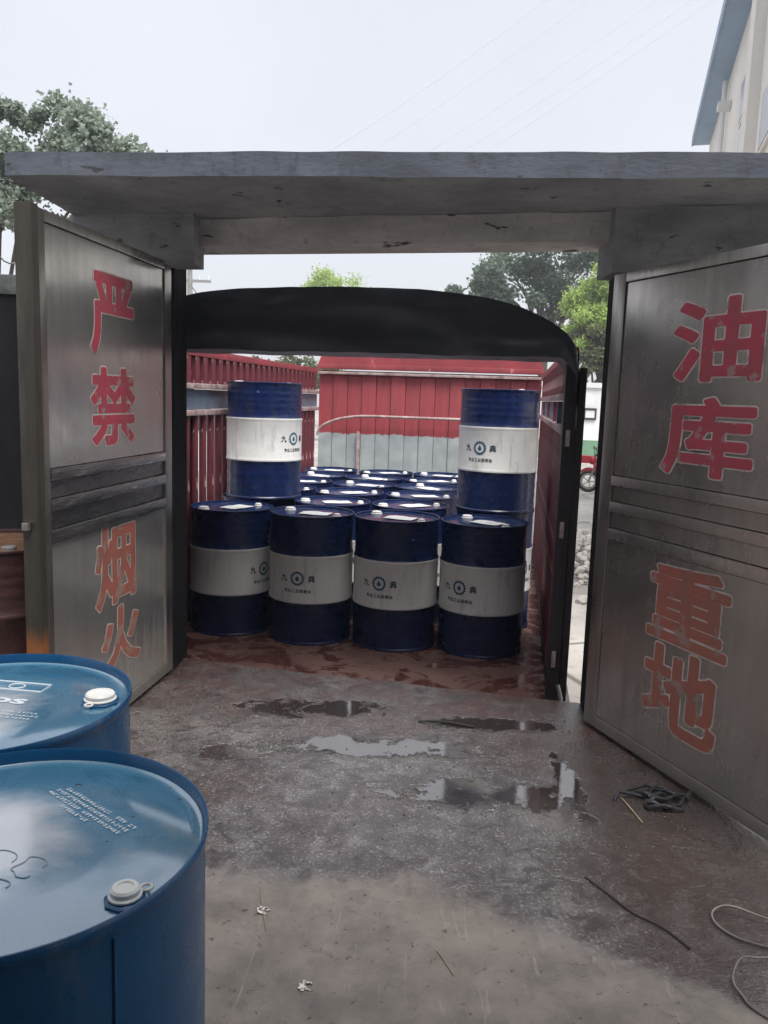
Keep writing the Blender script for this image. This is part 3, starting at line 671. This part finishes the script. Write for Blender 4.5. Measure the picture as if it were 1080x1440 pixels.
# retracted tarpaulin bunched on the rear bow
def arc_pts(n=60):
    P = [(1.318, 1.80), (1.318, 1.88)]
    for j in range(0, 36):
        x = 1.312*math.cos(R(90)*j/35)**.8
        P.append((x, 1.945 + .325*max(0, 1-(x/1.312)**3.2)**.625))
    return P + [(-x, z) for x, z in P[::-1][1:]]
AP = arc_pts()
def tarp_mesh():
    bm = bmesh.new(); rows = []
    ny = 15
    for (x, z) in AP:
        low = 1.918 if abs(x) < 1.24 else z - .14
        row = []
        # front valance from its hem up to the arc
        for q in range(13):
            f_ = q/12; zz = low + (z-low)*f_
            wv = .045*noise.noise(Vector((x*2.2+zz*2, zz*9, 1.7))) + .02*noise.noise(Vector((x*6-zz*5, zz*16, 4.1))) + .012*noise.noise(Vector((x*11, zz*2, .3)))
            hem = .008*noise.noise(Vector((x*4, 0, 5)))*(1-f_)
            row.append((x, -.115 + wv - .03*math.sin(math.pi*f_)*(.5+.5*noise.noise(Vector((x*2, 9, zz)))), zz + hem))
        # folded bunch going back
        for q in range(1, ny+1):
            y = -.115 + .50*q/ny
            fold = .022*math.cos(q*2.1 + 1.2*noise.noise(Vector((x*1.3, q*.2, 0)))) - .015
            cxn = Vector((x*.35, 0, z-1.0)).normalized()
            row.append((x + cxn.x*fold, y, z + cxn.z*fold - .02*(q/ny)))
        zb = row[-1][2]
        row.append((x, .385, zb*.5 + low*.5)); row.append((x, .385, low + .005*noise.noise(Vector((x*5, 3, 0)))))
        rows.append([bm.verts.new(c) for c in row])
    for a, b in zip(rows, rows[1:]):
        for j in range(len(a)): k2 = (j+1) % len(a); bm.faces.new((a[j], b[j], b[k2], a[k2]))
    bm.faces.new(rows[0]); bm.faces.new(rows[-1][::-1])
    bmesh.ops.recalc_face_normals(bm, faces=bm.faces)
    return bm
obj('tarpaulin', tarp_mesh(), M['tarp'], TR, 50)

# ================================================================== OIL DRUMS IN THE TRUCK
DH, DR = .88, .2925
def drum_profile(r0, h, hoops=True):
    P = [(r0-.02, .012), (r0, .0), (r0+.001, .012), (r0-.006, .02)]
    def hoop(z, a=.008): return [(r0-.006, z-.018), (r0-.006+a*.7, z-.009), (r0-.006+a, z), (r0-.006+a*.7, z+.009), (r0-.006, z+.018)]
    def ribs(z0, z1, n):
        o = []
        for i in range(n*4+1):
            z = z0+(z1-z0)*i/(n*4); o.append((r0-.006-.0025*math.sin(math.pi*(i % 4)/4)**2, z))
        return o
    if hoops: P += ribs(.05, .25, 3) + hoop(.295) + hoop(.605) + ribs(.65, .84, 4)
    P += [(r0-.006, h-.016), (r0+.001, h-.010), (r0+.001, h-.002), (r0-.003, h), (r0-.008, h-.002), (r0-.010, h-.018)]
    return P
def cyl_wrap(bm, r, z0, a0=-math.pi/2):
    """bend flat xy mesh round a drum; x grows to the reader's right"""
    for v in bm.verts:
        a = a0 + v.co.x/r; v.co = Vector((r*math.cos(a), r*math.sin(a), z0 + v.co.y))
def gear_bm():
    bm = bmesh.new(); n = 16; o, i_ = [], []
    for j in range(n*4):
        t = 2*math.pi*j/(n*4); ro = .052 if j % 4 in (0, 1) else .044
        o.append(bm.verts.new((ro*math.cos(t), ro*math.sin(t), 0))); i_.append(bm.verts.new((.034*math.cos(t), .034*math.sin(t), 0)))
    for j in range(n*4): k2 = (j+1) % (n*4); bm.faces.new((o[j], o[k2], i_[k2], i_[j]))
    return bm
def drop_bm():
    bm = bmesh.new(); c = bm.verts.new((0, -.004, 0)); P = []
    for j in range(24):
        t = 2*math.pi*j/24; rr = .014
        x, y = rr*math.sin(t), -rr*math.cos(t) - .004
        if y > 0: x *= max(0, 1 - y/.010*.9) if y < .011 else 0; y *= 2.2
        P.append(bm.verts.new((x, y, 0)))
    for j in range(24): bm.faces.new((c, P[j], P[(j+1) % 24]))
    return bm
def text_flat(s, w, h, x, y, off=.012):
    g = bold_glyphs(s, (off,), 46 if len(s) < 3 else 120)[0]; a, b, c, d = bounds(g)
    for v in g.verts: v.co = Vector((x + ((v.co.x-a)/(b-a)-.5)*w, y + ((v.co.y-c)/(d-c)-.5)*h, 0))
    return g
def finish_wrap(bm):
    bmesh.ops.subdivide_edges(bm, edges=[e for e in bm.edges if e.calc_length() > .02], cuts=2)
    cyl_wrap(bm, DR-.0012, .46)
    for f_ in bm.faces:
        f_.normal_update(); c = f_.calc_center_median()
        if f_.normal.dot(Vector((c.x, c.y, 0))) < 0: f_.normal_flip()
    return bm
def make_drum():
    t = thing('oil_drum', 'navy oil drum', 'oil drum', (0, 0, 0), 0, 'navy and white oil drums in the truck')
    obj('shell', lathe(drum_profile(DR, DH), 48, True, False), M['navy'], t, 35)
    band = lathe([(DR-.0062, .291), (DR+.0012, .288), (DR+.003, .295), (DR+.001, .304), (DR-.0025, .316), (DR-.0025, .584), (DR+.001, .596), (DR+.003, .605), (DR+.0012, .612), (DR-.0062, .609)], 48, False, False)
    obj('white_band', band, M['band'], t, 35)
    lid = lathe([(DR-.0095, DH-.017), (DR-.02, DH-.021), (DR-.05, DH-.019), (DR-.055, DH-.016), (DR-.12, DH-.016), (.02, DH-.018)], 48, False, True)
    obj('lid', lid, M['navy_lid'], t, 35)
    obj('logo_gear', finish_wrap(gear_bm()), M['teal'], t)
    obj('logo_drop', finish_wrap(drop_bm()), M['teal'], t)
    obj('logo_character', finish_wrap(text_flat('九', .048, .05, -.098, .0, .03)), M['print_dark'], t)
    obj('logo_character', finish_wrap(text_flat('典', .048, .05, .098, .0, .03)), M['print_dark'], t)
    obj('logo_caption', finish_wrap(text_flat('专业工业润滑油', .19, .026, .0, -.085, .02)), M['print_dark'], t)
    # wet paper label on the lid, bungs
    bm = bmesh.new(); g = []
    for i in range(7):
        for j in range(5):
            x, y = (i/6-.5)*.21, (j/4-.5)*.15
            g.append(bm.verts.new((x+.03, y-.02, DH-.0135 + .004*noise.noise(Vector((x*20, y*20, 2))) + .003)))
    for i in range(6):
        for j in range(4): bm.faces.new((g[i*5+j], g[(i+1)*5+j], g[(i+1)*5+j+1], g[i*5+j+1]))
    obj('paper_label', bm, M['sticker'], t, 60)
    for a, rr, mt in ((R(155), .034, 'plastic'), (R(-20), .022, 'plastic')):
        b_ = lathe([(rr+.006, DH-.016), (rr+.006, DH-.010), (rr, DH-.008), (rr, DH+.002), (rr-.006, DH+.005)], 16)
        for v in b_.verts: v.co += Vector((.215*math.cos(a), .215*math.sin(a), 0))
        obj('bung_cap', b_, M[mt], t, 40)
    return t
drum0 = make_drum()
used = [False]
def put_drum(x, y, z, rz, label):
    o = drum0 if not used[0] else copy_tree(drum0)
    used[0] = True
    o.location = (x, y, z); o.rotation_euler = (0, 0, rz); o['label'] = label
    return o
BZ = -.14
def face_rot(x, y, frac):
    """rotation so that the logo shows at a fraction of the drum's half width as seen from the dock"""
    return math.atan2(-x, y)*1 + math.asin(frac)
row0 = [(-1.085, 5.737, .76), (-.4985, 5.588, -.32), (.094, 5.505, -.37), (.684, 5.423, -.50)]
names0 = ['navy drum at the left end of the front row with its logo turned right', 'second navy drum from the left in the front row with its logo left of centre',
          'third navy drum from the left in the front row beside the open gap', 'navy drum at the right end of the front row nearest the tailgate post']
for (x, y, f_), nm in zip(row0, names0): put_drum(x, y, BZ, face_rot(x, y, f_), nm)
rown = ['second', 'third', 'fourth', 'fifth', 'last']
colw = ['in the column beneath the left stacked drum', 'second column from the left truck side', 'third column from the left truck side']
step = Vector((.100, .635))
for r_i in range(1, 6):
    for c in range(3):
        x, y, _ = row0[c]
        x += step.x*r_i + random.uniform(-.012, .012); y += step.y*r_i + random.uniform(-.015, .015)
        lab = f'navy drum, {rown[r_i-1]} row from the dock, {colw[c]}'
        if r_i == 1 and c == 0: lab = 'navy drum carrying the left stacked drum behind the front row'
        put_drum(x, y, BZ, random.uniform(-.9, .9), lab)
x, y = .835, 6.06
put_drum(x, y, BZ, .8, 'navy drum carrying the right stacked drum beside the right truck side')
xl, yl = row0[0][0]+step.x+.03, row0[0][1]+step.y-.01
put_drum(xl, yl, BZ+DH+.004, face_rot(xl, yl, .76), 'left one of the two navy drums stacked on top of the load')
o = put_drum(x-.005, y-.02, BZ+DH+.004, face_rot(x, y, -.44), 'right one of the two navy drums stacked on top of the load')

# ================================================================== BLUE DRUMS ON THE DOCK
def blue_drum(label, x, y, rz):
    t = thing('blue_drum', label, 'drum', (x, y, 0), rz, 'blue drums on the dock')
    H2 = .884
    P = [(.278, .012), (.288, 0), (.2895, .012), (.287, .022), (.287, .24)]
    P += [(.288, .25), (.2925, .262), (.288, .274), (.287, .284), (.287, .40), (.288, .41), (.2925, .422), (.288, .434), (.287, .444), (.287, H2-.026), (.2878, H2-.022)]
    P += [(.2905, H2-.019), (.2918, H2-.012), (.2918, H2-.004), (.2905, H2-.0005), (.2885, H2), (.2868, H2-.003), (.2848, H2-.022)]
    obj('shell', lathe(P, 96, True, False), M['blue'], t, 50)
    lid = lathe([(.2846, H2-.0215), (.280, H2-.025), (.266, H2-.025), (.261, H2-.0215), (.15, H2-.021), (.02, H2-.0205)], 96, False, True)
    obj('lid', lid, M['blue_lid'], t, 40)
    obj('seam', T([(.2885*math.cos(-.70-rz), .2885*math.sin(-.70-rz), .03), (.2885*math.cos(-.70-rz), .2885*math.sin(-.70-rz), H2-.03)], .0022, 6), M['blue'], t)
    return t, H2-.0205
def bung(t, x, y, z, tab_a, rr=.030, tall=.017, mt='plastic'):
    fl = []
    bm = bmesh.new()
    prof = [(rr+.009, 0), (rr+.009, .004), (rr+.005, .0065), (rr+.002, .0065)]
    bm = lathe([(r_, q) for r_, q in prof], 8); 
    b = obj('bung_flange', bm, M['blue'], t, 30, (x, y, z-.0015))
    cap = lathe([(rr+.001, .005), (rr+.003, .007), (rr+.003, .009), (rr, .011), (rr, .005+tall-.003), (rr-.003, .005+tall), (rr-.008, .005+tall), (rr-.009, .005+tall-.002)], 40)
    c = obj('bung_cap', cap, M[mt], t, 35, (x, y, z))
    ring = bmesh.new(); pts = [(.008*math.cos(q), .008*math.sin(q), .007) for q in [2*math.pi*j/14 for j in range(15)]]
    tube(ring, pts, .0024, 6); obj('pull_ring', ring, M[mt], t, 60, (x+math.cos(tab_a)*(rr+.010), y+math.sin(tab_a)*(rr+.010), z))
    return c
def dashes(t, name, mat, org, ux, uy, rows, z, seed, wmin=.006, wmax=.02, hh=.006):
    """rows of unreadable small print: every character a few strokes"""
    rnd = random.Random(seed); bm = bmesh.new(); ux, uy = Vector(ux).normalized(), Vector(uy).normalized()
    for ri, (off, x0, x1) in enumerate(rows):
        x = x0
        while x < x1:
            wd = hh*.85
            if rnd.random() > .06:
                for _ in range(3):
                    if rnd.random() < .55: q = (x, x+wd, off + rnd.uniform(0, hh*.85), hh*.16)
                    else: xx = x + rnd.uniform(0, wd*.8); q = (xx, xx+wd*.2, off, hh)
                    v = [Vector(org) + ux*a + uy*b for a, b in ((q[0], q[2]), (q[1], q[2]), (q[1], q[2]+q[3]), (q[0], q[2]+q[3]))]
                    bm.faces.new([bm.verts.new((p_.x, p_.y, z + _*.0001)) for p_ in v])
            x += hh*1.12
    for f_ in bm.faces:
        f_.normal_update()
        if f_.normal.z < 0: f_.normal_flip()
    return tag(obj(name, bm, mat, t), kind='stuff')
# nearest drum
D, lz = blue_drum('nearest blue drum with small white lid print cut by the left edge', -.5426, 1.1212, 0)
bung(D, .214, -.122, lz, R(40), .0195, .015, 'plastic_grey')
ux = (.155, -.122); uy = (.122, .155)
dashes(D, 'lid_print', M['print_white'], (-.528+.5426, 1.296-1.1212), ux, uy, [(.000, .006, .195), (-.0125, -.004, .19), (-.025, -.008, .19), (-.0375, .05, .125)], lz+.0012, 4, hh=.0075)
bm = bmesh.new()   # big outlined lettering, too worn to read
for (ax, ay, rx_, ry_) in ((-.045, -.035, .020, .028), (.005, -.045, .022, .03), (.055, -.055, .02, .026), (-.02, -.10, .022, .018), (.03, -.105, .016, .02)):
    pts = [(ax+rx_*math.cos(q)+.004*math.sin(3*q), ay+ry_*math.sin(q)*(1 if math.cos(q) > -.6 else .6), 0) for q in [2*math.pi*j/22 for j in range(20)]]
    tube(bm, pts, .0009, 4)
tag(obj('worn_lettering', bm, M['print_pale'], D, None, (0, 0, lz+.0006)), kind='stuff')
# second drum
D2, lz = blue_drum('blue drum behind the nearest one with a big white bung cap', -.8271, 1.6454, .6)
ci = Matrix.Rotation(-.6, 3, 'Z')
def loc2(x, y): v = ci @ Vector((x+.8271, y-1.6454, 0)); return v.x, v.y
bx_, by_ = loc2(-.604, 1.688); bung(D2, bx_, by_, lz, R(-140), .031, .016)
a_ = ci @ Vector((1, -.14, 0)); b_ = ci @ Vector((.14, 1, 0))
ox, oy = loc2(-.90, 1.63)
dashes(D2, 'lid_print', M['print_white'], (ox, oy), a_.xy, b_.xy, [(.0, 0, .19), (-.014, 0, .20), (-.028, 0, .19), (-.052, 0, .12)], lz+.0012, 9, hh=.008)
g = text_flat('os', .085, .028, 0, 0, .03)
q = loc2(-.80, 1.675)
for v in g.verts: w_ = a_*v.co.x + b_*v.co.y; v.co = Vector((w_.x+q[0], w_.y+q[1], lz+.0014))
obj('lid_lettering', g, M['print_white'], D2)
bm = bmesh.new(); q = loc2(-.82, 1.765)
for rr, pts in ((.0045, [(-.07, -.022), (.07, -.022), (.07, .022), (-.07, .022), (-.07, -.022)]), (.0035, [(.018*math.cos(t), .014*math.sin(t)) for t in [2*math.pi*j/16 for j in range(17)]])):
    tube(bm, [((a_*x_ + b_*y_).x+q[0], (a_*x_ + b_*y_).y+q[1], lz) for x_, y_ in pts], rr*.5, 4)
obj('lid_emblem', bm, M['print_white'], D2)
# rusty drum beyond the left leaf
t = thing('rusty_drum', 'dark maroon drum with a rusty orange lid beside the black wall', 'drum', (-1.66, 3.42, 0))
obj('shell', lathe(drum_profile(.29, .88), 48, True, False), M['rust_side'], t, 35)
obj('lid', lathe([(.2805, .862), (.26, .858), (.02, .860)], 48, False, True), M['rust_top'], t, 35)
b_ = lathe([(.03, .859), (.03, .872), (.024, .875)], 14)
for v in b_.verts: v.co += Vector((.1, -.1, 0))
obj('bung_cap', b_, M['galv'], t, 40)

# ================================================================== MOTORBIKE IN THE YARD
mb = thing('motorbike', 'red motorbike parked in the yard beyond the truck', 'motorbike', (5.46, 21.7, GZ), R(-8))
def wheel(x):
    w1 = bmesh.new(); pts = [(x + .25*math.cos(q), 0, .29 + .25*math.sin(q)) for q in [2*math.pi*j/24 for j in range(25)]]
    tube(w1, pts, .045, 8); wh = obj('wheel', w1, M['rubber'], mb, 60)
    w2 = bmesh.new(); pts = [(x + .18*math.cos(q), 0, .29 + .18*math.sin(q)) for q in [2*math.pi*j/24 for j in range(25)]]
    tube(w2, pts, .018, 6)
    for j in range(5): q = 2*math.pi*j/5; tube(w2, [(x, 0, .29), (x+.18*math.cos(q), 0, .29+.18*math.sin(q))], .012, 5)
    tube(w2, [(x, -.06, .29), (x, .06, .29)], .04, 8); obj('rim', w2, M['galv'], wh, 50)
wheel(0); wheel(1.22)
bm = bmesh.new()
for s in (-.05, .05): tube(bm, [(0, s, .29), (.17, s, .78)], .022, 8)
obj('fork', bm, M['galv'], mb, 50)
obj('front_fender', T([(.24*math.cos(q)*1.25, 0, .29 + .24*math.sin(q)*1.35) for q in [R(30+15*j) for j in range(8)]], .05, 8), M['moto_red'], mb, 60)
bm = bmesh.new(); bmesh.ops.create_uvsphere(bm, u_segments=12, v_segments=8, radius=1)
for v in bm.verts: v.co = Vector((.08 + v.co.x*.13, v.co.y*.14, .86 + v.co.z*.12))
obj('headlight_cowl', bm, M['moto_red'], mb, 60)
def loft(rows, n=12):
    bm = bmesh.new(); rg = []
    for x, z, hw, hh_ in rows: rg.append([bm.verts.new((x, hw*math.cos(2*math.pi*j/n), z+hh_*math.sin(2*math.pi*j/n))) for j in range(n)])
    for a, b in zip(rg, rg[1:]):
        for j in range(n): bm.faces.new((a[j], a[(j+1) % n], b[(j+1) % n], b[j]))
    bm.faces.new(rg[0][::-1]); bm.faces.new(rg[-1]); bmesh.ops.recalc_face_normals(bm, faces=bm.faces); return bm
obj('leg_shield', loft([(.10, .78, .10, .10), (.20, .68, .16, .16), (.30, .52, .15, .14), (.42, .42, .10, .08)]), M['moto_red'], mb, 60)
obj('body', loft([(.36, .40, .09, .07), (.6, .42, .12, .10), (.85, .55, .14, .13), (1.2, .66, .10, .08), (1.45, .72, .05, .04)]), M['moto_red'], mb, 60)
obj('seat', loft([(.58, .70, .09, .04), (.8, .73, .13, .05), (1.1, .76, .12, .05), (1.3, .80, .07, .04)]), M['rubber'], mb, 60)
obj('handlebar', T([(.22, -.33, .98), (.14, -.2, 1.0), (.12, 0, .95), (.14, .2, 1.0), (.22, .33, .98)], .016, 8), M['rubber'], mb, 50)
for s in (-1, 1):
    obj('mirror', loft([(.10, 1.18, .05, .035), (.13, 1.18, .06, .045)]), M['rubber'], mb, 60).location = (0, s*.25, 0)
    obj('mirror_stalk', T([(.14, s*.21, 1.0), (.12, s*.25, 1.16)], .008, 6), M['rubber'], mb)
obj('front_basket', B(-.28, .0, -.16, .16, .78, .98, .03), M['moto_red'], mb, 40)
obj('engine', B(.42, .78, -.13, .13, .22, .40, .04), M['galv'], mb, 40)
obj('exhaust', T([(.6, -.16, .24), (1.0, -.17, .25), (1.4, -.17, .34)], .045, 8), M['galv'], mb, 50)
obj('kickstand', T([(.62, .12, .25), (.66, .26, .01)], .014, 6), M['galv'], mb)

# ================================================================== SMALL THINGS ON THE DOCK FLOOR
def strand(name, label, cat, pts, r, mat, seed=0, sub=5):
    rnd = random.Random(seed); P = [Vector(q) for q in pts]; out_ = []
    for i in range(len(P)-1):
        p0, p1, p2, p3 = P[max(i-1, 0)], P[i], P[i+1], P[min(i+2, len(P)-1)]
        for s2 in range(sub):
            u = s2/sub
            out_.append(.5*((2*p1) + (p2-p0)*u + (2*p0-5*p1+4*p2-p3)*u*u + (3*p1-p0-3*p2+p3)*u**3))
    out_.append(P[-1])
    return tag(obj(name, T(out_, r, 6), mat, None, 60), label, cat)
strand('strap', 'pale plastic strap looping in from the right edge of the floor', 'strap',
       [(1.32, 2.23, .006), (1.20, 2.255, .02), (1.10, 2.30, .03), (1.045, 2.29, .015), (1.04, 2.24, .006), (1.08, 2.18, .006), (1.16, 2.14, .006)], .0036, M['wire_pale'])
strand('strap', 'pale plastic strap curling out of the bottom right corner', 'strap',
       [(1.16, 2.10, .006), (1.09, 2.08, .02), (1.03, 2.06, .03), (.985, 2.0, .012), (.99, 1.95, .005), (1.0, 1.90, .005), (1.06, 1.83, .006)], .0034, M['wire_pale'])
strand('cord', 'thin black cord lying across the wet floor on the right', 'cord',
       [(.70, 2.47, .004), (.75, 2.38, .005), (.80, 2.29, .004), (.87, 2.22, .005), (.92, 2.13, .004)], .0030, M['dark_cable'])
strand('twig', 'short straight pale twig near the foot of the right leaf', 'twig', [(.975, 3.02, .004), (.985, 2.93, .008), (1.0, 2.83, .004)], .003, M['twig'])
strand('twig', 'pale thin stalk on the dry floor near the blue drum', 'twig', [(-.35, 2.36, .004), (-.325, 2.25, .006), (-.30, 2.15, .004)], .0016, M['twig'])
strand('twig', 'slender stalk in the middle of the dry floor', 'twig', [(.19, 2.09, .004), (.21, 2.04, .005), (.23, 1.99, .004)], .0015, M['twig'])
strand('twig', 'dark broken stick across the puddles near the dock edge', 'twig', [(.20, 3.72, .006), (.32, 3.70, .014), (.46, 3.67, .006)], .006, M['dark_cable'])
def scrap(label, x, y, s2, seed):
    rnd = random.Random(seed); bm = bmesh.new()
    bmesh.ops.create_grid(bm, x_segments=7, y_segments=6, size=s2)
    for v in bm.verts:
        q = v.co.copy(); a = noise.noise(Vector((q.x*60+seed, q.y*60, 0))); b = noise.noise(Vector((q.x*60, q.y*60+seed, 3)))
        v.co += Vector((a*s2*.7, b*s2*.7, abs(a+b)*s2*.8 + .003))
    for f_ in [f_ for f_ in bm.faces if rnd.random() < .3]: bm.faces.remove(f_)
    for v in [v for v in bm.verts if not v.link_faces]: bm.verts.remove(v)
    return tag(obj('paper_scrap', bm, M['paper'], None, None, (x, y, .001)), label, 'paper scrap')
scrap('torn white paper scrap on the dry floor at the bottom', -.165, 1.93, .016, 1)
scrap('torn white paper scrap beside a stalk near the blue drum', -.325, 2.24, .017, 5)
bm = bmesh.new(); rnd = random.Random(5)
for i in range(7):
    c = Vector((1.10+rnd.uniform(-.06, .09), 3.0+rnd.uniform(-.05, .05), .014)); a0 = rnd.uniform(0, 6)
    tube(bm, [c + Vector((.055*math.cos(a0+q*.8)*(1+.2*q), .035*math.sin(a0+q*.8), .014*math.sin(q*2)+.004)) for q in range(6)], .010, 6, .006)
tag(obj('rag', bm, M['rag'], None, 60), 'twisted dark oily rag under the right gate leaf', 'rag')
def grit(r):
    for _ in range(900): yield (r.gauss(-.80, .22), r.gauss(3.75, .28), 0)
    for _ in range(500):
        u = r.random(); yield (1.0+.38*u + r.gauss(-.09, .06), 3.62-1.0*u + r.gauss(0, .06), 0)
    for _ in range(260): yield (r.uniform(-.6, 1.1), r.uniform(2.4, 4.0), 0)
tag(scatter('gravel', M['grit'], grit, .002, .006, 6), 'loose grit washed about on the wet dock', 'grit')
